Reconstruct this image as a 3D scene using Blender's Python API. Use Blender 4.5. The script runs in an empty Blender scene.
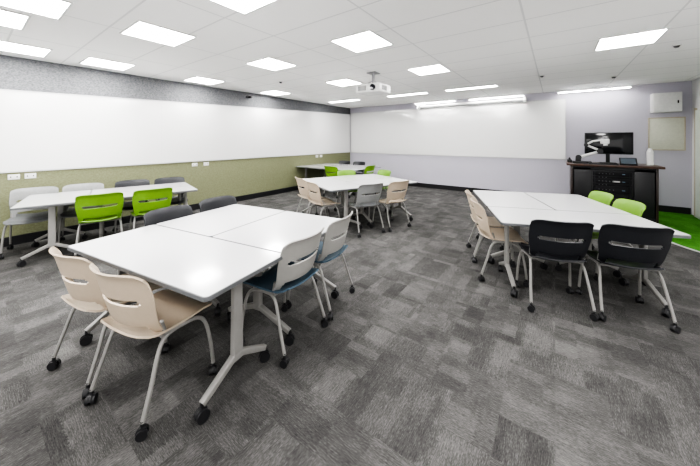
import bpy, bmesh, math, random
from mathutils import Vector, Matrix
random.seed(4)
D=bpy.data; C=bpy.context; COL=C.scene.collection
H=1.52; CEIL=2.73
XL=-6.35; YB=8.77; XR=2.26; YF=-2.2
# ------------------------------------------------------------------ helpers
def link(o): COL.objects.link(o); return o
def mesh_obj(name, me, parent=None):
    o=D.objects.new(name, me); link(o)
    if parent: o.parent=parent
    return o
def empty(name, loc=(0,0,0), rz=0):
    o=D.objects.new(name,None); o.empty_display_size=.1; link(o)
    o.location=loc; o.rotation_euler=(0,0,rz); return o
def fin(bm,name,mats,smooth=True):
    me=D.meshes.new(name); bmesh.ops.recalc_face_normals(bm,faces=bm.faces)
    bm.to_mesh(me); bm.free()
    for m in (mats if isinstance(mats,(list,tuple)) else [mats]): me.materials.append(m)
    if smooth:
        for p in me.polygons: p.use_smooth=True
        try: me.set_sharp_from_angle(angle=math.radians(35))
        except Exception: pass
    return me
def add_box(bm,c,s,bev=0,mi=0,rot=None,seg=2):
    r=bmesh.ops.create_cube(bm,size=1)
    vs=r['verts']
    for v in vs: v.co=Vector((v.co.x*s[0],v.co.y*s[1],v.co.z*s[2]))
    fs=set(f for v in vs for f in v.link_faces)
    if bev>0:
        es=list(set(e for v in vs for e in v.link_edges))
        g=bmesh.ops.bevel(bm,geom=es,offset=bev,segments=seg,affect='EDGES',profile=.5)
        fs=set(f for f in bm.faces if f in g['faces'] or f.is_valid and f in fs)
        vs=set(v for f in fs for v in f.verts)
    vs=[v for v in vs if v.is_valid]
    for v in vs:
        if rot is not None: v.co=rot@v.co
        v.co+=Vector(c)
    for f in fs:
        if f.is_valid: f.material_index=mi
def add_cyl(bm,p0,p1,r,r2=None,seg=16,mi=0):
    p0=Vector(p0);p1=Vector(p1); d=p1-p0
    g=bmesh.ops.create_cone(bm,cap_ends=True,segments=seg,radius1=r,radius2=r if r2 is None else r2,depth=d.length)
    q=d.to_track_quat('Z','Y'); m=(p0+p1)/2
    for v in g['verts']: v.co=q@v.co+m
    for f in set(f for v in g['verts'] for f in v.link_faces): f.material_index=mi
def crom(pts,n=5):
    P=[Vector(p) for p in pts]
    P=[P[0]*2-P[1]]+P+[P[-1]*2-P[-2]]
    out=[]
    for i in range(1,len(P)-2):
        a,b,c,d=P[i-1:i+3]
        for k in range(n):
            t=k/n
            out.append(.5*((2*b)+(c-a)*t+(2*a-5*b+4*c-d)*t*t+(3*b-a-3*c+d)*t**3))
    out.append(P[-2]); return out
def sweep(bm,pts,r,seg=10,n=5,rx=None,mi=0,smooth=True,square=False):
    P=crom(pts,n) if smooth else [Vector(p) for p in pts]
    rings=[];prev=None
    for i,p in enumerate(P):
        t=(P[min(i+1,len(P)-1)]-P[max(i-1,0)]).normalized()
        if prev is None:
            a=Vector((1,0,0)) if abs(t.x)<.8 else Vector((0,1,0))
        else: a=prev
        a=(a-t*a.dot(t)).normalized(); b=t.cross(a); prev=a
        rr=r(i/(len(P)-1)) if callable(r) else r
        r2=rr*(rx or 1)
        ring=[]
        for k in range(seg):
            an=2*math.pi*(k+.5)/seg; ca,sa=math.cos(an),math.sin(an)
            if square:
                e=.35; ca=math.copysign(abs(ca)**e,ca); sa=math.copysign(abs(sa)**e,sa)
            ring.append(bm.verts.new(p+a*rr*ca+b*r2*sa))
        rings.append(ring)
    for A,B in zip(rings,rings[1:]):
        for k in range(seg):
            bm.faces.new((A[k],A[(k+1)%seg],B[(k+1)%seg],B[k])).material_index=mi
    bm.faces.new(rings[0][::-1]).material_index=mi; bm.faces.new(rings[-1]).material_index=mi
def tag(o,label,cat,group=None):
    o["label"]=label;o["category"]=cat
    if group:o["group"]=group
# ------------------------------------------------------------------ materials
def nt(name):
    m=D.materials.new(name); m.use_nodes=True; t=m.node_tree
    return m,t,t.nodes["Principled BSDF"]
def mat(name,col,rough=.5,metal=0,noise=.04,scale=30,spec=.5,bump=0,emit=0,coat=0):
    m,t,b=nt(name)
    tc=t.nodes.new("ShaderNodeTexCoord"); n=t.nodes.new("ShaderNodeTexNoise"); n.inputs['Scale'].default_value=scale
    t.links.new(tc.outputs['Object'],n.inputs['Vector'])
    cr=t.nodes.new("ShaderNodeValToRGB")
    a=[max(0,c*(1-noise)) for c in col]; d=[min(1,c*(1+noise)) for c in col]
    cr.color_ramp.elements[0].position=.3;cr.color_ramp.elements[1].position=.7
    cr.color_ramp.elements[0].color=(*a,1);cr.color_ramp.elements[1].color=(*d,1)
    t.links.new(n.outputs[0],cr.inputs[0]); t.links.new(cr.outputs[0],b.inputs['Base Color'])
    b.inputs['Roughness'].default_value=rough;b.inputs['Metallic'].default_value=metal
    b.inputs['Specular IOR Level'].default_value=spec
    if coat:
        b.inputs['Coat Weight'].default_value=coat; b.inputs['Coat Roughness'].default_value=.10; b.inputs['Coat IOR'].default_value=1.6
    if bump:
        bp=t.nodes.new("ShaderNodeBump");bp.inputs['Strength'].default_value=bump;bp.inputs['Distance'].default_value=.002
        t.links.new(n.outputs[0],bp.inputs['Height']);t.links.new(bp.outputs[0],b.inputs['Normal'])
    if emit:
        b.inputs['Emission Color'].default_value=(*col,1);b.inputs['Emission Strength'].default_value=emit
    return m
def math_n(t,op,a,b=None,c=None):
    n=t.nodes.new("ShaderNodeMath");n.operation=op
    for i,v in enumerate((a,b,c)):
        if v is None: continue
        if isinstance(v,(int,float)): n.inputs[i].default_value=v
        else: t.links.new(v,n.inputs[i])
    return n.outputs[0]
def mixc(t,f,a,b,mode='MIX'):
    n=t.nodes.new("ShaderNodeMix");n.data_type='RGBA';n.blend_type=mode
    for k,v in ((0,f),(6,a),(7,b)):
        if isinstance(v,(int,float)): n.inputs[k].default_value=v
        elif isinstance(v,tuple): n.inputs[k].default_value=(*v,1)
        else: t.links.new(v,n.inputs[k])
    return n.outputs[2]
M_white=mat("laminate_white",(.56,.56,.57),.24,noise=.01,coat=.6)
M_edge=mat("table_edge_grey",(.11,.115,.12),.5)
M_silver=mat("powder_coat_silver",(.25,.245,.235),.38,metal=.2,noise=.03)
M_black=mat("black_plastic",(.008,.008,.010),.45)
M_wheel=mat("caster_wheel_black",(.012,.012,.014),.5)
M_beige=mat("shell_beige",(.45,.37,.285),.45,noise=.02)
M_greige=mat("shell_greige",(.29,.285,.27),.45,noise=.02)
M_blue=mat("seat_blue",(.045,.085,.125),.7,noise=.15,scale=300)
M_green=mat("shell_green",(.14,.29,.02),.42,noise=.03)
M_char=mat("shell_charcoal",(.014,.015,.019),.42,noise=.05)
M_dgrey=mat("shell_grey",(.13,.135,.14),.5,noise=.05)
M_mgrey=mat("shell_mid_grey",(.22,.225,.225),.5,noise=.05)
M_boardw=mat("whiteboard_enamel",(.70,.70,.695),.15,noise=.006,scale=3,coat=1.0)
M_alu=mat("anodised_aluminium",(.50,.50,.51),.4,metal=.2)
M_wallb=mat("painted_wall_lavender",(.48,.465,.53),.7,noise=.015,scale=60,bump=.1)
M_wallw=mat("painted_wall_white",(.66,.66,.66),.7,noise=.01)
M_base=mat("skirting_black",(.010,.010,.012),.5)
M_wood=mat("dark_timber",(.022,.013,.010),.35,noise=.35,scale=8)
M_woodtop=mat("timber_top",(.055,.026,.017),.3,noise=.3,scale=9)
M_screen=mat("screen_glass",(.004,.005,.007),.12)
M_plw=mat("white_plastic",(.68,.68,.67),.4)
M_cream=mat("notice_cream",(.58,.59,.50),.6,noise=.04)
M_beigef=mat("beige_frame",(.45,.40,.30),.5)
M_led=mat("led_blue",(.1,.16,.22),.4,emit=.1)
M_rackgrey=mat("rack_steel",(.008,.008,.010),.65,spec=.25)
M_knob=mat("rack_knob_grey",(.07,.07,.075),.5)
M_label=mat("label_grey",(.40,.40,.40),.5)
M_lens=mat("lens_glass",(.01,.01,.02),.05)
def emitm(nm,s):
    m,t,b=nt(nm); b.inputs['Base Color'].default_value=(1,1,1,1)
    b.inputs['Emission Color'].default_value=(1,.985,.965,1); b.inputs['Emission Strength'].default_value=s; return m
M_emit=emitm("led_diffuser",28); M_emit2=emitm("led_strip_diffuser",50)

def carpet(name,c0,c1,c2,con=1.0):
    m,t,b=nt(name); L=t.links
    tc=t.nodes.new("ShaderNodeTexCoord"); sep=t.nodes.new("ShaderNodeSeparateXYZ"); L.new(tc.outputs['Object'],sep.inputs[0])
    def streak(sx,sy,det=2,ro=.6):
        mp=t.nodes.new("ShaderNodeMapping");mp.inputs['Scale'].default_value=(sx,sy,1);L.new(tc.outputs['Object'],mp.inputs[0])
        n=t.nodes.new("ShaderNodeTexNoise");n.inputs['Scale'].default_value=1;n.inputs['Detail'].default_value=det;n.inputs['Roughness'].default_value=ro
        L.new(mp.outputs[0],n.inputs['Vector']);return n.outputs[0]
    s1=streak(55,320);s2=streak(320,55)
    w1=streak(13,200,2);w2=streak(200,13,2)
    x0,y0=sep.outputs[0],sep.outputs[1]
    jx=math_n(t,'MULTIPLY',math_n(t,'SUBTRACT',streak(20,190,1),.5),.045)
    jy=math_n(t,'MULTIPLY',math_n(t,'SUBTRACT',streak(190,20,1),.5),.045)
    xr=math_n(t,'ADD',x0,jx); yr=math_n(t,'ADD',y0,jy)
    def cell(sx,sy,ox,oy,seed,rag=False):
        x,y=(xr,yr) if rag else (x0,y0)
        fx=math_n(t,'FLOOR',math_n(t,'MULTIPLY',math_n(t,'ADD',x,ox),1/sx)); fy=math_n(t,'FLOOR',math_n(t,'MULTIPLY',math_n(t,'ADD',y,oy),1/sy))
        cb=t.nodes.new("ShaderNodeCombineXYZ");L.new(fx,cb.inputs[0]);L.new(fy,cb.inputs[1]);cb.inputs[2].default_value=seed
        w=t.nodes.new("ShaderNodeTexWhiteNoise");w.noise_dimensions='3D';L.new(cb.outputs[0],w.inputs['Vector']);return w.outputs[0]
    A=cell(.25,.25,0,0,1.3)
    B1=cell(.31,.17,.03,.02,4.7,True); B2=cell(.17,.31,.02,.05,8.1,True)
    C1=cell(.19,.09,.06,.04,3.1,True); C2=cell(.09,.19,.03,.06,5.5,True)
    B3=cell(.25,.25,.0,.0,2.2,True); B4=cell(.5,.5,.0,.0,9.2)
    o=math_n(t,'GREATER_THAN',A,.5); io=math_n(t,'SUBTRACT',1,o)
    def sel(p,q): return math_n(t,'ADD',math_n(t,'MULTIPLY',p,o),math_n(t,'MULTIPLY',q,io))
    S=sel(s1,s2); Wv=sel(w1,w2)
    big=streak(.9,.9,2); mid=streak(6,6,4)
    v=math_n(t,'MULTIPLY',math_n(t,'SUBTRACT',S,.5),.85*con)
    for src,k in ((sel(B1,B2),.17),(sel(C1,C2),.13),(B3,.11),(B4,.08),(big,.15),(mid,.25),(Wv,.62)):
        v=math_n(t,'ADD',v,math_n(t,'MULTIPLY',math_n(t,'SUBTRACT',src,.5),k*con))
    v=math_n(t,'ADD',v,.5)
    cr=t.nodes.new("ShaderNodeValToRGB");e=cr.color_ramp.elements
    e[0].position=.1;e[0].color=(*c0,1);e[1].position=.9;e[1].color=(*c2,1)
    k=e.new(.5);k.color=(*c1,1)
    L.new(v,cr.inputs[0]);L.new(cr.outputs[0],b.inputs['Base Color'])
    b.inputs['Roughness'].default_value=.95;b.inputs['Specular IOR Level'].default_value=.15
    bp=t.nodes.new("ShaderNodeBump");bp.inputs['Strength'].default_value=.25;bp.inputs['Distance'].default_value=.003
    L.new(S,bp.inputs['Height']);L.new(bp.outputs[0],b.inputs['Normal'])
    return m
M_carpet=carpet("carpet_tiles_grey",(.022,.0216,.0214),(.069,.0675,.0662),(.165,.161,.157),1.05)
M_carpetg=carpet("carpet_tiles_green",(.025,.10,.010),(.05,.19,.018),(.13,.34,.07),1.0)
# ceiling tiles
m,t,b=nt("ceiling_tiles"); L=t.links
tc=t.nodes.new("ShaderNodeTexCoord"); sep=t.nodes.new("ShaderNodeSeparateXYZ"); L.new(tc.outputs['Object'],sep.inputs[0])
def gl(v,s,o):
    f=math_n(t,'FRACT',math_n(t,'MULTIPLY',math_n(t,'ADD',v,o),1/s))
    d=math_n(t,'ABSOLUTE',math_n(t,'SUBTRACT',f,.5)); return math_n(t,'GREATER_THAN',d,.5-.009/s)
g=math_n(t,'MAXIMUM',gl(sep.outputs[0],1.2,20.05+.6),gl(sep.outputs[1],.6,20.06))
n=t.nodes.new("ShaderNodeTexNoise");n.inputs['Scale'].default_value=160
c=mixc(t,math_n(t,'MULTIPLY',n.outputs[0],.3),(.96,.955,.945),(.90,.895,.885))
L.new(mixc(t,g,c,(.74,.74,.74)),b.inputs['Base Color']); b.inputs['Roughness'].default_value=.9
M_ceil=m
# left wall : grey fabric above board, olive pinboard below
m,t,b=nt("wall_fabric_two_tone"); L=t.links
tc=t.nodes.new("ShaderNodeTexCoord"); sep=t.nodes.new("ShaderNodeSeparateXYZ"); L.new(tc.outputs['Object'],sep.inputs[0])
n=t.nodes.new("ShaderNodeTexNoise");n.inputs['Scale'].default_value=38;n.inputs['Detail'].default_value=5;n.inputs['Roughness'].default_value=.75
mp=t.nodes.new("ShaderNodeMapping");mp.inputs['Scale'].default_value=(1,1,2.0);L.new(tc.outputs['Object'],mp.inputs[0]);L.new(mp.outputs[0],n.inputs['Vector'])
st=math_n(t,'MULTIPLY_ADD',math_n(t,'SUBTRACT',n.outputs[0],.5),2.8,.5)
gr=mixc(t,st,(.06,.062,.068),(.22,.225,.235))
ol=mixc(t,st,(.145,.155,.085),(.225,.235,.14))
L.new(mixc(t,math_n(t,'GREATER_THAN',sep.outputs[2],1.5),ol,gr),b.inputs['Base Color']);b.inputs['Roughness'].default_value=.9
M_left=m
# ------------------------------------------------------------------ shell
def slab(name,x0,x1,y0,y1,z0,z1,mt,kind="structure"):
    bm=bmesh.new(); add_box(bm,((x0+x1)/2,(y0+y1)/2,(z0+z1)/2),(x1-x0,y1-y0,z1-z0))
    o=mesh_obj(name,fin(bm,name,mt,False))
    if kind:o["kind"]=kind
    return o
XE=3.6
slab("floor",XL-.15,XE,YF,YB+.15,-.1,0,M_carpet)
slab("ceiling",XL-.15,XE,YF,YB+.15,CEIL,CEIL+.1,M_ceil)
slab("wall_left",XL-.15,XL,YF,YB+.15,0,CEIL,M_left)
slab("wall_back",XL,XE,YB,YB+.15,0,CEIL,M_wallb)
slab("wall_right",XR,XR+.15,4.5,YB,0,CEIL,M_wallw)
slab("baseboard_left",XL,XL+.018,YF,YB-.018,0,.13,M_base)
slab("baseboard_back",XL,XR-.02,YB-.018,YB,0,.13,M_base)
slab("door_1",XR-.03,XR,7.0,8.50,0.005,2.1,mat("door_pale",(.56,.60,.54),.4))
slab("trim_1",XR-.035,XR,8.50,8.54,0.0,2.15,M_beigef)
arc=[(2.255-1.05*math.sin(a),7.15-1.6*math.cos(a)) for a in [math.pi/2*k/20 for k in range(21)]]
bm=bmesh.new()
pts=arc+[(1.205,YB-.02),(2.255,YB-.02)]
lo=[bm.verts.new((x,y,0)) for x,y in pts]; hi=[bm.verts.new((x,y,.003)) for x,y in pts]
bm.faces.new(hi);bm.faces.new(lo[::-1])
for i in range(len(pts)): bm.faces.new((lo[i],lo[(i+1)%len(pts)],hi[(i+1)%len(pts)],hi[i]))
o=mesh_obj("trim_2",fin(bm,"green_inlay",M_carpetg,False)); o["kind"]="structure"
bm=bmesh.new(); path=arc+[(1.205,7.9),(1.205,YB-.03)]; w_=.04
def off(i,d):
    a=Vector(path[max(i-1,0)]);b_=Vector(path[min(i+1,len(path)-1)]); tt=(b_-a).normalized(); nn=Vector((-tt.y,tt.x)); p=Vector(path[i])+nn*d; return p
L1=[bm.verts.new((*off(i,0),.006)) for i in range(len(path))]; L2=[bm.verts.new((*off(i,w_),.006)) for i in range(len(path))]
L3=[bm.verts.new((*off(i,0),.0)) for i in range(len(path))]; L4=[bm.verts.new((*off(i,w_),.0)) for i in range(len(path))]
for i in range(len(path)-1):
    for A,B in ((L1,L2),(L3,L1),(L2,L4)): bm.faces.new((A[i],A[i+1],B[i+1],B[i]))
o=mesh_obj("trim_3",fin(bm,"inlay_edge",M_alu,False)); o["kind"]="structure"
# ------------------------------------------------------------------ whiteboards
def whiteboard(name,pts,normal,label,seams):
    P=[Vector(p) for p in pts]; n=Vector(normal)
    root=empty(name,P[0]); root["label"]=label; root["category"]="whiteboard"
    def ob(nm,quads,d0,d1,mt):
        bm=bmesh.new()
        for q in quads:
            a=[bm.verts.new(v+n*d0-P[0]) for v in q]; c=[bm.verts.new(v+n*d1-P[0]) for v in q]
            bm.faces.new(a[::-1]);bm.faces.new(c)
            for i in range(4):
                bm.faces.new((a[i],a[(i+1)%4],c[(i+1)%4],c[i]))
        return mesh_obj(nm,fin(bm,nm,mt,False),root)
    ob("writing_surface",[P],0,.014,M_boardw)
    w=.020; up=Vector((0,0,1)); al=(P[1]-P[0]).normalized()
    q=[[P[0],P[1],P[1]+up*w,P[0]+up*w],[P[3]-up*w,P[2]-up*w,P[2],P[3]],
       [P[0],P[0]+al*w,P[3]+al*w,P[3]],[P[1]-al*w,P[1],P[2],P[2]-al*w]]
    ob("frame",q,0,.020,M_alu)
    for f in seams:
        a=P[0].lerp(P[1],f);b_=P[3].lerp(P[2],f); ob("joint_strip",[[a,a+al*.003,b_+al*.003,b_]],.012,.0143,M_alu)
    return root
whiteboard("whiteboard",[(XL,-1.9,1.05),(XL,YB-.03,1.05),(XL,YB-.03,2.50),(XL,-1.9,2.17)],(1,0,0),
  "long wall-to-wall white enamel whiteboard above olive pinboard",[.2,.4,.6,.8])
whiteboard("whiteboard",[(.22,YB,1.03),(XL+.03,YB,1.03),(XL+.03,YB,2.545),(.22,YB,2.545)],(0,-1,0),
  "wide white enamel whiteboard on pale lavender wall",[.5])
# ------------------------------------------------------------------ ceiling lights
def ceil_light(x,y,sx=.54,sy=.54):
    bm=bmesh.new()
    f=.018
    for c,s in (((0,sy/2+f/2,-.006),(sx+2*f,f,.012)),((0,-sy/2-f/2,-.006),(sx+2*f,f,.012)),((sx/2+f/2,0,-.006),(f,sy,.012)),((-sx/2-f/2,0,-.006),(f,sy,.012))):
        add_box(bm,c,s)
    root=mesh_obj("ceiling_light",fin(bm,"ceiling_light_frame",M_plw,False)); root.location=(x,y,CEIL)
    tag(root,"square recessed white LED ceiling panel, lit" if sx==sy else "long recessed LED ceiling strip, lit","ceiling light","recessed ceiling lights")
    bm=bmesh.new(); add_box(bm,(0,0,-.004),(sx,sy,.006)); mesh_obj("diffuser",fin(bm,"diffuser",M_emit,False),root)
for x,y in [(-5.72,.44),(-3.72,.30),(-4.42,.12),(-5.75,1.38),(-3.68,1.34),(-2.12,1.32),(-5.78,2.92),(-3.66,2.92),(-1.93,2.92),
            (-5.8,4.75),(-3.6,4.75),(-1.76,4.75),(.71,4.75),(1.1,2.92),(.6,1.2),(.6,-.8),(-1.6,-.9),(-3.7,-1.2)]:
    ceil_light(x,y)
for x in (-5.3,-3.2,-1.6): ceil_light(x,6.98,1.1,.20)
for x0,x1 in ((-3.63,-2.37),(-2.0,-.64),(.04,1.34)):
    bm=bmesh.new(); w=x1-x0
    add_box(bm,(0,.0,.008),(w,.06,.026),.006)
    for sx in (-.46,.46): add_box(bm,(sx*w,.13,.008),(.03,.22,.022))
    r=mesh_obj("wall_light",fin(bm,"wall_light",M_plw)); r.location=((x0+x1)/2,YB-.24,2.67)
    tag(r,"slim white linear wash light bracketed above whiteboard, lit","wall light","linear lights above the whiteboard")
    bm=bmesh.new(); add_box(bm,(0,.0,-.008),(w-.04,.045,.008))
    mesh_obj("diffuser",fin(bm,"strip_diffuser",M_emit2,False),r)
# ------------------------------------------------------------------ chairs
cache={}
def caster_mesh(r):
    k=("caster",r)
    if k in cache: return cache[k]
    bm=bmesh.new()
    for s in (-1,1):
        add_cyl(bm,(s*.006,0,r),(s*.022,0,r),r,seg=20)
    add_cyl(bm,(-.006,0,r),(.006,0,r),r*.5,seg=12)
    sweep(bm,[(0,-r*1.02,r*1.1),(0,-r*.7,r*1.85),(0,0.002,r*2.15),(0,r*.7,r*1.8)],.010,seg=8,rx=.5)
    add_cyl(bm,(0,0.0,r*1.9),(0,0,r*2.15+.03),.010,seg=10)
    cache[k]=fin(bm,"caster",M_wheel); return cache[k]
def leg_mesh(side,front):
    k=("leg",side,front)
    if k in cache: return cache[k]
    bm=bmesh.new()
    if front: pts=[(side*.195,.0,.425),(side*.205,.11,.415),(side*.215,.165,.36),(side*.228,.195,.22),(side*.235,.21,.075)]
    else: pts=[(side*.195,.01,.425),(side*.20,-.07,.42),(side*.21,-.12,.37),(side*.225,-.17,.22),(side*.235,-.22,.075)]
    sweep(bm,pts,.0115,seg=10,n=5)
    cache[k]=fin(bm,"leg",M_silver); return cache[k]
def seat_mesh(mt):
    k=("seat",mt.name)
    if k in cache: return cache[k]
    bm=bmesh.new(); nx,ny=14,14; V=[]
    for j in range(ny+1):
        row=[]; v=j/ny; y=-.20+.44*v
        for i in range(nx+1):
            s=-1+2*i/nx
            w=.228-.02*(1-v)
            cut=max(0,abs(v-.5)*2-.72)/.28; w2=w*(1-.16*cut*cut)
            x=s*w2
            z=.452+.018*abs(s)**2.2-.012*math.sin(math.pi*min(1,v*1.1))
            if v>.75: z-=.030*((v-.75)/.25)**2
            if v<.2: z+=.020*((.2-v)/.2)**2
            row.append(bm.verts.new((x,y,z)))
        V.append(row)
    for j in range(ny):
        for i in range(nx): bm.faces.new((V[j][i],V[j][i+1],V[j+1][i+1],V[j+1][i]))
    bmesh.ops.recalc_face_normals(bm,faces=bm.faces)
    bmesh.ops.solidify(bm,geom=bm.faces[:],thickness=.011)
    cache[k]=fin(bm,"seat",mt); return cache[k]
def back_mesh(mt):
    """moulded shell: wide curved upper band, narrow horizontal slot, lower band, sides run down as arms to the seat"""
    k=("back",mt.name)
    if k in cache: return cache[k]
    bm=bmesh.new(); nx,ny=40,44; V={}
    Z0,Z1=.435,.830
    def P(s,v):
        z=Z0+(Z1-Z0)*v
        w=.203+.031*min(1,max(0,v/.55))**1.2
        y=-.175-.100*v+.076*abs(s)**2.1
        if v<.3: y+=.045*((.3-v)/.3)**2
        if v>.85: y-=.014*((v-.85)/.15)**2
        zz=z
        if v>.7: zz-=.028*abs(s)**8*((v-.7)/.3)
        return (s*w,y,zz)
    for j in range(ny+1):
        for i in range(nx+1): V[i,j]=bm.verts.new(P(-1+2*i/nx,j/ny))
    for j in range(ny):
        for i in range(nx):
            s=abs(-1+2*(i+.5)/nx); v=(j+.5)/ny
            if .52<v<.62 and s<.76-(.05 if (v<.54 or v>.60) else 0): continue
            if v<.20 and s<.80-(.0 if v<.16 else .07): continue
            bm.faces.new((V[i,j],V[i+1,j],V[i+1,j+1],V[i,j+1]))
    for v in [v for v in bm.verts if not v.link_faces]: bm.verts.remove(v)
    bmesh.ops.recalc_face_normals(bm,faces=bm.faces)
    bmesh.ops.solidify(bm,geom=bm.faces[:],thickness=.010)
    cache[k]=fin(bm,"backrest",mt); return cache[k]
def support_mesh(side):
    k=("sup",side)
    if k in cache: return cache[k]
    bm=bmesh.new()
    sweep(bm,[(side*.195,.03,.428),(side*.197,-.05,.43),(side*.20,-.080,.445),(side*.203,-.092,.475),(side*.205,-.105,.52)],.011,seg=10)
    cache[k]=fin(bm,"back_support",M_silver); return cache[k]
def rail_mesh():
    if "rail" in cache: return cache["rail"]
    bm=bmesh.new()
    sweep(bm,[(-.197,.09,.42),(0,.09,.425),(.197,.09,.42)],.010)
    sweep(bm,[(-.197,-.09,.425),(0,-.09,.43),(.197,-.09,.425)],.010)
    sweep(bm,[(0,-.09,.43),(0,.09,.425)],.012,n=2)
    cache["rail"]=fin(bm,"cross_rail",M_silver); return cache["rail"]
def chair(x,y,rz,smat,bmat,label,group):
    r=empty("chair",(x,y,0),rz); tag(r,label,"chair",group)
    mesh_obj("seat",seat_mesh(smat),r)
    mesh_obj("backrest",back_mesh(bmat),r)
    mesh_obj("cross_rail",rail_mesh(),r)
    for s in (-1,1):
        mesh_obj("back_support",support_mesh(s),r)
        for f in (True,False):
            l=mesh_obj("leg",leg_mesh(s,f),r)
            c=mesh_obj("caster",caster_mesh(.026),l)
            c.location=(s*.235,.21 if f else -.22,0); c.rotation_euler=(0,0,random.uniform(-1.2,1.2))
    return r
STY={'beige':(M_beige,M_beige,"beige plastic shell chair on casters"),
 'blue':(M_blue,M_greige,"blue seat chair with greige back"),
 'green':(M_green,M_green,"lime green shell chair on casters"),
 'char':(M_char,M_char,"charcoal black shell chair on casters"),
 'grey':(M_dgrey,M_mgrey,"mid grey shell chair on casters")}
# ------------------------------------------------------------------ tables
def table(x,y,rz,L,W,label,group):
    r=empty("table",(x,y,0),rz); tag(r,label,"table",group)
    bm=bmesh.new(); cr=.03; pts=[]
    hx,hy=L/2-.002,W/2-.002
    for cx,cy,a0 in ((hx-cr,hy-cr,0),(-hx+cr,hy-cr,90),(-hx+cr,-hy+cr,180),(hx-cr,-hy+cr,270)):
        for k in range(6):
            a=math.radians(a0+18*k); pts.append((cx,cy,math.cos(a),math.sin(a)))
    n=len(pts)
    rings=[]
    for o_,z in [(-.005,.704),(0,.7065),(0,.7275),(-.003,.730),(-.007,.7302)]:
        rings.append([bm.verts.new((cx+(cr+o_)*ca,cy+(cr+o_)*sa,z)) for cx,cy,ca,sa in pts])
    for q,(A,B) in enumerate(zip(rings,rings[1:])):
        for k in range(n): bm.faces.new((A[k],A[(k+1)%n],B[(k+1)%n],B[k])).material_index=1
    bm.faces.new(rings[-1]).material_index=0; bm.faces.new(rings[0][::-1]).material_index=1
    mesh_obj("tabletop",fin(bm,"tabletop",[M_white,M_edge],False),r)
    fl=min(W,.9)/2-.075
    lx=L/2-.13
    bm=bmesh.new(); add_box(bm,(0,0,.672),(2*lx,.05,.03),.004)
    mesh_obj("crossbar",fin(bm,"crossbar",M_silver),r)
    for s in (-1,1):
        bm=bmesh.new()
        add_box(bm,(s*lx,0,.696),(.09,min(.42,W*.6),.018),.004)
        sweep(bm,[(s*lx,0,.69),(s*lx,0,.18)],lambda t:.017+.003*t,seg=16,rx=1.9,smooth=False,square=True)
        for q in (-1,1):
            sweep(bm,[(s*lx,-q*.028,.205),(s*lx,q*.03,.200),(s*lx,q*fl,.092)],lambda t:.021-.004*t,seg=16,rx=1.05,smooth=False,square=True)
        l=mesh_obj("leg",fin(bm,"table_leg",M_silver),r)
        for q in (-1,1):
            c=mesh_obj("caster",caster_mesh(.034),l); c.location=(s*lx,q*fl,0); c.rotation_euler=(0,0,random.uniform(-.9,.9))
    return r
class Grp:
    def __init__(s,cx,cy,rot,W,L): s.c=(cx,cy);s.a=math.radians(rot);s.W=W;s.L=L
    def w(s,x,y):
        c,n=math.cos(s.a),math.sin(s.a); return s.c[0]+x*c-y*n, s.c[1]+x*n+y*c
    def table(s,x,y,L,W,rot=0,label="",group=""):
        X,Y=s.w(x,y); return table(X,Y,s.a+math.radians(rot),L,W,label,group)
    def chair(s,side,pos,inset,sty,where,jit=0):
        if side=='near': x,y,r=pos,-s.L/2+inset,0
        if side=='far': x,y,r=pos,s.L/2-inset,180
        if side=='left': x,y,r=-s.W/2+inset,pos,-90
        if side=='right': x,y,r=s.W/2-inset,pos,90
        X,Y=s.w(x,y); a,b_,lab=STY[sty]
        return chair(X,Y,s.a+math.radians(r+jit),a,b_,lab+" "+where,"classroom chairs")
TG="white wheeled classroom tables"
def std_group(g,nd):
    W,L=g.W,g.L
    g.table(0,-L/2+nd/2,W,nd,0,"white-topped wheeled table across the end of a cluster",TG)
    for s in (-1,1):
        g.table(s*W/4,nd/2,L-nd,W/2,90,"white-topped wheeled table joined lengthwise in a cluster",TG)
EN="tucked at table end"; SD="tucked at table side"
g1=Grp(-2.305,1.362,9.5,1.56,1.57); std_group(g1,.62)
g1.chair('near',-.32,.09,'beige',EN)
g1.chair('near',.21,.09,'beige',EN,3)
g1.chair('right',.03,.18,'blue',SD,-3)
g1.chair('right',.57,.18,'blue',SD,3)
g1.chair('left',.02,.13,'char',SD)
g1.chair('left',.58,.13,'char',SD,-4)
g2=Grp(-5.36,1.41,-14,1.06,1.96); std_group(g2,.66)
g2.chair('right',-.19,.12,'green',"drawn up to table")
g2.chair('right',.37,.12,'green',"drawn up to table",4)
g2.chair('left',-.92,.24,'grey',"by olive wall")
g2.chair('left',-.41,.20,'grey',"by olive wall")
g2.chair('left',.20,.17,'char',"by olive wall")
g2.chair('left',.74,.17,'char',"by olive wall")
g3=Grp(-.07,4.15,20.5,1.43,1.84); std_group(g3,.7)
g3.chair('near',-.27,.08,'char',EN)
g3.chair('near',.27,.08,'char',EN,-3)
g3.chair('left',-.36,.10,'beige',SD)
g3.chair('left',.16,.10,'beige',SD)
g3.chair('right',.0,.13,'green',SD)
g3.chair('right',.54,.13,'green',SD)
g4=Grp(-3.15,4.54,-24,1.52,1.85); std_group(g4,.7)
g4.chair('right',-.30,.0,'grey',SD)
g4.chair('right',.26,.0,'beige',SD,6)
g4.chair('near',-.27,.10,'beige',EN)
g4.chair('near',.27,.10,'beige',EN)
g4.chair('left',.28,.08,'green',SD)
g4.chair('far',-.48,.08,'green',EN)
g5=Grp(-5.25,6.65,-2,2.12,1.5); std_group(g5,.62)
g5.chair('far',-.45,.11,'char',EN)
g5.chair('far',.15,.11,'char',EN)
g5.chair('near',.45,.11,'green',EN)
g5.chair('right',.0,.11,'green',SD)
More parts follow.
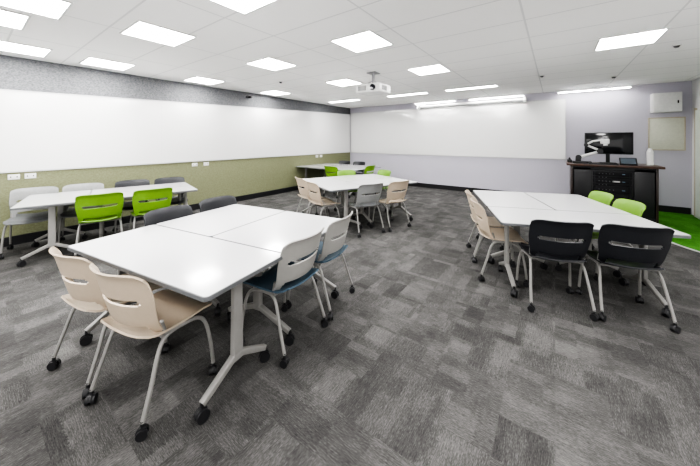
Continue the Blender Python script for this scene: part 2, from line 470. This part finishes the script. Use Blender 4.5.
# ------------------------------------------------------------------ lectern
LX0,LX1,LY0,LY1=.21,1.51,7.14,7.92
lec=empty("lectern",((LX0+LX1)/2,(LY0+LY1)/2,0.003)); tag(lec,"dark timber teaching lectern with black equipment rack front","lectern")
W=LX1-LX0;Dp=LY1-LY0
def part(nm,boxes,mt,parent,bev=.004):
    bm=bmesh.new()
    for c,s in boxes: add_box(bm,c,s,bev)
    return mesh_obj(nm,fin(bm,nm,mt),parent)
part("countertop",[((0,0,1.03),(W+.05,Dp+.05,.04))],M_woodtop,lec,.006)
part("side_panel",[((-W/2+.06,0,.505),(.03,Dp-.06,1.01))],M_wood,lec)
part("side_panel",[((W/2-.06,0,.505),(.03,Dp-.06,1.01))],M_wood,lec)
part("back_panel",[((0,Dp/2-.06,.505),(W-.16,.02,1.0))],M_wood,lec)
part("front_panel",[((0,-Dp/2+.05,.06),(W-.15,.02,.12)),((-.43,-Dp/2+.05,.55),(.26,.02,.86)),((.43,-Dp/2+.05,.55),(.26,.02,.86)),((0,-Dp/2+.05,.975),(W-.15,.02,.07))],M_black,lec,.002)
rack=part("equipment_rack",[((0,-Dp/2+.22,.53),(.60,.32,.82))],M_black,lec)
for i,(h,z) in enumerate(((.09,.88),(.045,.81),(.09,.74),(.045,.67),(.13,.58),(.09,.47),(.13,.355),(.13,.22))):
    bm=bmesh.new(); add_box(bm,(0,-Dp/2+.05,z),(.48,.03,h-.004),.001,mi=0)
    for s in (-1,1): add_box(bm,(s*.26,-Dp/2+.052,z),(.025,.02,h-.004),.001,mi=0)
    for k in range(3 if i%2 else 5): add_cyl(bm,(-.18+k*.05,-Dp/2+.036,z),(-.18+k*.05,-Dp/2+.024,z),.008,mi=2,seg=10)
    if i in (0,2,4): add_box(bm,(.16,-Dp/2+.034,z),(.04,.004,.012),mi=1)
    if i==2: add_box(bm,(.06,-Dp/2+.033,z),(.10,.004,.025),mi=3)
    mesh_obj("rack_unit",fin(bm,"rack_unit",[M_rackgrey,M_led,M_knob,M_label]),rack)
def Lp(x,y,z=1.0535): return (lec.location.x+x,lec.location.y+y,z)
mon=empty("monitor",Lp(-.0,.12)); tag(mon,"black flat-panel monitor standing on the lectern","monitor")
part("screen",[((0,-.012,.40),(.70,.012,.40))],M_screen,mon,.002)
part("housing",[((0,.008,.40),(.73,.03,.435))],M_black,mon,.006)
part("stand",[((0,.045,.2),(.06,.03,.38)),((0,.03,.008),(.26,.2,.016))],M_black,mon,.004)
dc=empty("document_camera",Lp(-.42,-.12)); tag(dc,"white document camera with folding arm and black base","document camera")
bm=bmesh.new(); add_box(bm,(0,0,.02),(.30,.24,.04),.01); add_box(bm,(-.06,.03,.07),(.09,.09,.07),.01); mesh_obj("base",fin(bm,"base",M_black),dc)
bm=bmesh.new(); sweep(bm,[(-.05,.03,.11),(.12,.0,.185),(.27,-.02,.24)],.026,seg=12,smooth=False)
sweep(bm,[(.27,-.02,.26),(.06,-.03,.37)],.020,smooth=False)
mesh_obj("arm",fin(bm,"arm",M_plw),dc)
bm=bmesh.new(); sweep(bm,[(.06,-.04,.37),(.16,-.05,.44),(.31,-.06,.47)],.018,smooth=False); mesh_obj("upper_arm",fin(bm,"upper_arm",M_plw),dc)
for a,b_,r in (((.27,-.07,.25),(.27,.02,.25),.05),((.06,-.07,.37),(.06,0,.37),.036),((-.055,-.02,.115),(-.055,.08,.115),.05)):
    bm=bmesh.new(); add_cyl(bm,a,b_,r,seg=16); mesh_obj("arm_joint",fin(bm,"arm_joint",M_black),dc)
bm=bmesh.new(); add_box(bm,(.34,-.06,.44),(.13,.09,.10),.02); add_cyl(bm,(.35,-.06,.40),(.35,-.06,.36),.035); mesh_obj("camera_head",fin(bm,"camera_head",M_plw),dc)
cp=empty("touch_control_panel",Lp(.24,-.22)); tag(cp,"small dark touch control panel on the lectern","control panel")
R=Matrix.Rotation(math.radians(50),3,'X')
bm=bmesh.new(); add_box(bm,(0,0,.065),(.24,.16,.02),.005,rot=R); add_box(bm,(0,.02,.02),(.16,.1,.04),.003); mesh_obj("body",fin(bm,"body",M_black),cp)
bm=bmesh.new(); add_box(bm,(0,-.0085,.0725),(.20,.12,.003),rot=R); mesh_obj("display",fin(bm,"display",mat("display_slate",(.10,.125,.15),.2),False),cp)
kb=part("keyboard",[((0,0,.009),(.42,.12,.018))]+[((-.19+.0292*i,-.04+.027*j,.020),(.023,.020,.006)) for i in range(14) for j in range(4)],M_black,None,.002)
kb.location=Lp(-0.12,-.325); tag(kb,"flat black computer keyboard on the lectern","keyboard")
ph=empty("desk_phone",Lp(-.615,.02)); tag(ph,"black desk phone at the edge of the lectern","phone")
bm=bmesh.new(); add_box(bm,(0,0,.03),(.08,.18,.06),.01); mesh_obj("body",fin(bm,"body",M_black),ph)
bm=bmesh.new(); sweep(bm,[(0,-.09,.07),(0,-.05,.085),(0,.05,.085),(0,.09,.07)],.018); mesh_obj("handset",fin(bm,"handset",M_black),ph)
pd=empty("wipes_dispenser",Lp(.57,.02)); tag(pd,"tall white cylindrical wipes dispenser on the lectern","dispenser")
bm=bmesh.new(); add_cyl(bm,(0,0,0),(0,0,.25),.045,seg=24); mesh_obj("canister",fin(bm,"canister",M_plw),pd)
bm=bmesh.new(); add_cyl(bm,(0,0,.25),(0,0,.31),.045,.02,seg=24); mesh_obj("lid",fin(bm,"lid",M_plw),pd)
# ------------------------------------------------------------------ projector
pj=empty("projector",(0,0,0)); 
X,Y=.42,5.1; th=math.radians(35.95); c_,s_=math.cos(th),math.sin(th)
pj.location=(c_*X-s_*Y, s_*X+c_*Y, 2.43); tag(pj,"white ceiling-mounted projector on a short pole","projector")
bm=bmesh.new(); add_box(bm,(0,0,0),(.50,.42,.155),.03,seg=3)
for k in range(7): add_box(bm,(-.18+.025*k,-.211,.0),(.013,.006,.085),mi=1)
for k in range(6): add_box(bm,(.251,-.12+.03*k,.0),(.006,.015,.085),mi=1)
mesh_obj("body",fin(bm,"body",[M_plw,M_knob]),pj)
bm=bmesh.new(); add_cyl(bm,(.12,-.205,0),(.12,-.24,0),.052,seg=20); mesh_obj("lens",fin(bm,"lens",M_lens),pj)
bm=bmesh.new(); add_cyl(bm,(0,0,.07),(0,0,.298),.026); add_box(bm,(0,0,.292),(.18,.18,.015),.003); add_box(bm,(0,0,.085),(.28,.24,.015),.003)
for a in (-1,1): add_cyl(bm,(a*.11,.09,.075),(0,.0,.16),.009,seg=8); add_cyl(bm,(a*.11,-.09,.075),(0,.0,.16),.009,seg=8)
mesh_obj("ceiling_mount",fin(bm,"ceiling_mount",mat("mount_grey",(.3,.3,.31),.4)),pj)
# ------------------------------------------------------------------ wall things
sh=empty("projection_screen",(-2.1,YB,2.595)); tag(sh,"long slim white roll-up projection screen housing above whiteboard","projection screen")
part("housing",[((0,-.085,0),(2.9,.08,.065))],M_plw,sh,.018)
for s in (-1,1): part("end_bracket",[((s*1.46,-.10,-.02),(.06,.15,.14))],M_plw,sh,.008)
part("mounting_rail",[((0,-.023,.01),(2.85,.046,.03))],M_plw,sh,.002)
part("bottom_bar",[((0,-.085,-.042),(2.7,.02,.024))],M_alu,sh,.003)
wb=empty("wall_cabinet",(1.87,YB,2.3)); tag(wb,"white wall-mounted equipment cabinet high on the wall","cabinet")
part("body",[((0,-.1,0),(.42,.2,.40))],M_plw,wb,.006); part("door",[((0,-.208,0),(.40,.016,.38))],M_plw,wb,.004)
part("latch",[((.15,-.219,0),(.02,.012,.06))],M_rackgrey,wb,.002)
nb=empty("noticeboard",(1.9,YB,1.65)); tag(nb,"cream noticeboard with thin beige frame on the wall","noticeboard")
part("board",[((0,-.008,0),(.50,.016,.66))],M_cream,nb,.001)
part("frame",[((0,-.012,.34),(.54,.024,.02)),((0,-.012,-.34),(.54,.024,.02)),((.26,-.012,0),(.02,.024,.66)),((-.26,-.012,0),(.02,.024,.66))],M_beigef,nb,.002)
for y in (.46,.62,3.0,3.25,6.9,7.1):
    so=empty("wall_outlet",(XL,y,.985)); tag(so,"white double power outlet on the olive wall","outlet","power outlets")
    part("faceplate",[((.005,0,0),(.010,.115,.075))],M_plw,so,.002)
    part("socket",[((.0105,-.03,0),(.003,.012,.02))],M_knob,so,0)
    part("socket",[((.0105,.03,0),(.003,.012,.02))],M_knob,so,0)
cam_d=empty("security_camera",(XL,4.3,2.62)); tag(cam_d,"small black camera bracketed high on grey fabric wall","camera")
bm=bmesh.new(); add_cyl(bm,(-.001,0,0),(.02,0,0),.04); add_cyl(bm,(.02,0,0),(.09,0,-.01),.01); mesh_obj("bracket",fin(bm,"bracket",M_black),cam_d)
bm=bmesh.new(); add_box(bm,(.12,0,-.02),(.12,.06,.06),.012); mesh_obj("housing",fin(bm,"housing",M_black),cam_d)
for x,y in ((1.25,5.35),(-.2,6.4),(.9,7.3),(-4.6,3.9)):
    sd=empty("smoke_detector",(x,y,CEIL)); tag(sd,"small round white ceiling sensor","sensor","ceiling sensors")
    bm=bmesh.new(); add_cyl(bm,(0,0,-.015),(0,0,0),.04,seg=24); mesh_obj("base",fin(bm,"base",M_plw),sd)
    bm=bmesh.new(); add_cyl(bm,(0,0,-.035),(0,0,-.015),.02,.032,seg=24); mesh_obj("sensor_head",fin(bm,"sensor_head",M_knob),sd)
# ------------------------------------------------------------------ world & camera
w=D.worlds.new("World"); C.scene.world=w; w.use_nodes=True
w.node_tree.nodes["Background"].inputs[0].default_value=(1,.985,.965,1); w.node_tree.nodes["Background"].inputs[1].default_value=1.35
cam=D.cameras.new("camera"); co=D.objects.new("camera",cam); link(co)
co.location=(0,0,H); co.rotation_euler=(math.pi/2,0,math.radians(35.95))
cam.sensor_width=36; cam.sensor_fit='HORIZONTAL'; cam.lens=283/700*36; cam.shift_y=-(233-140)/700
cam.clip_start=.02
C.scene.camera=co
C.scene.view_settings.view_transform='AgX'
try: C.scene.view_settings.look='AgX - High Contrast'
except Exception as e: print(e)
C.scene.view_settings.exposure=.52
C.view_layer.update()
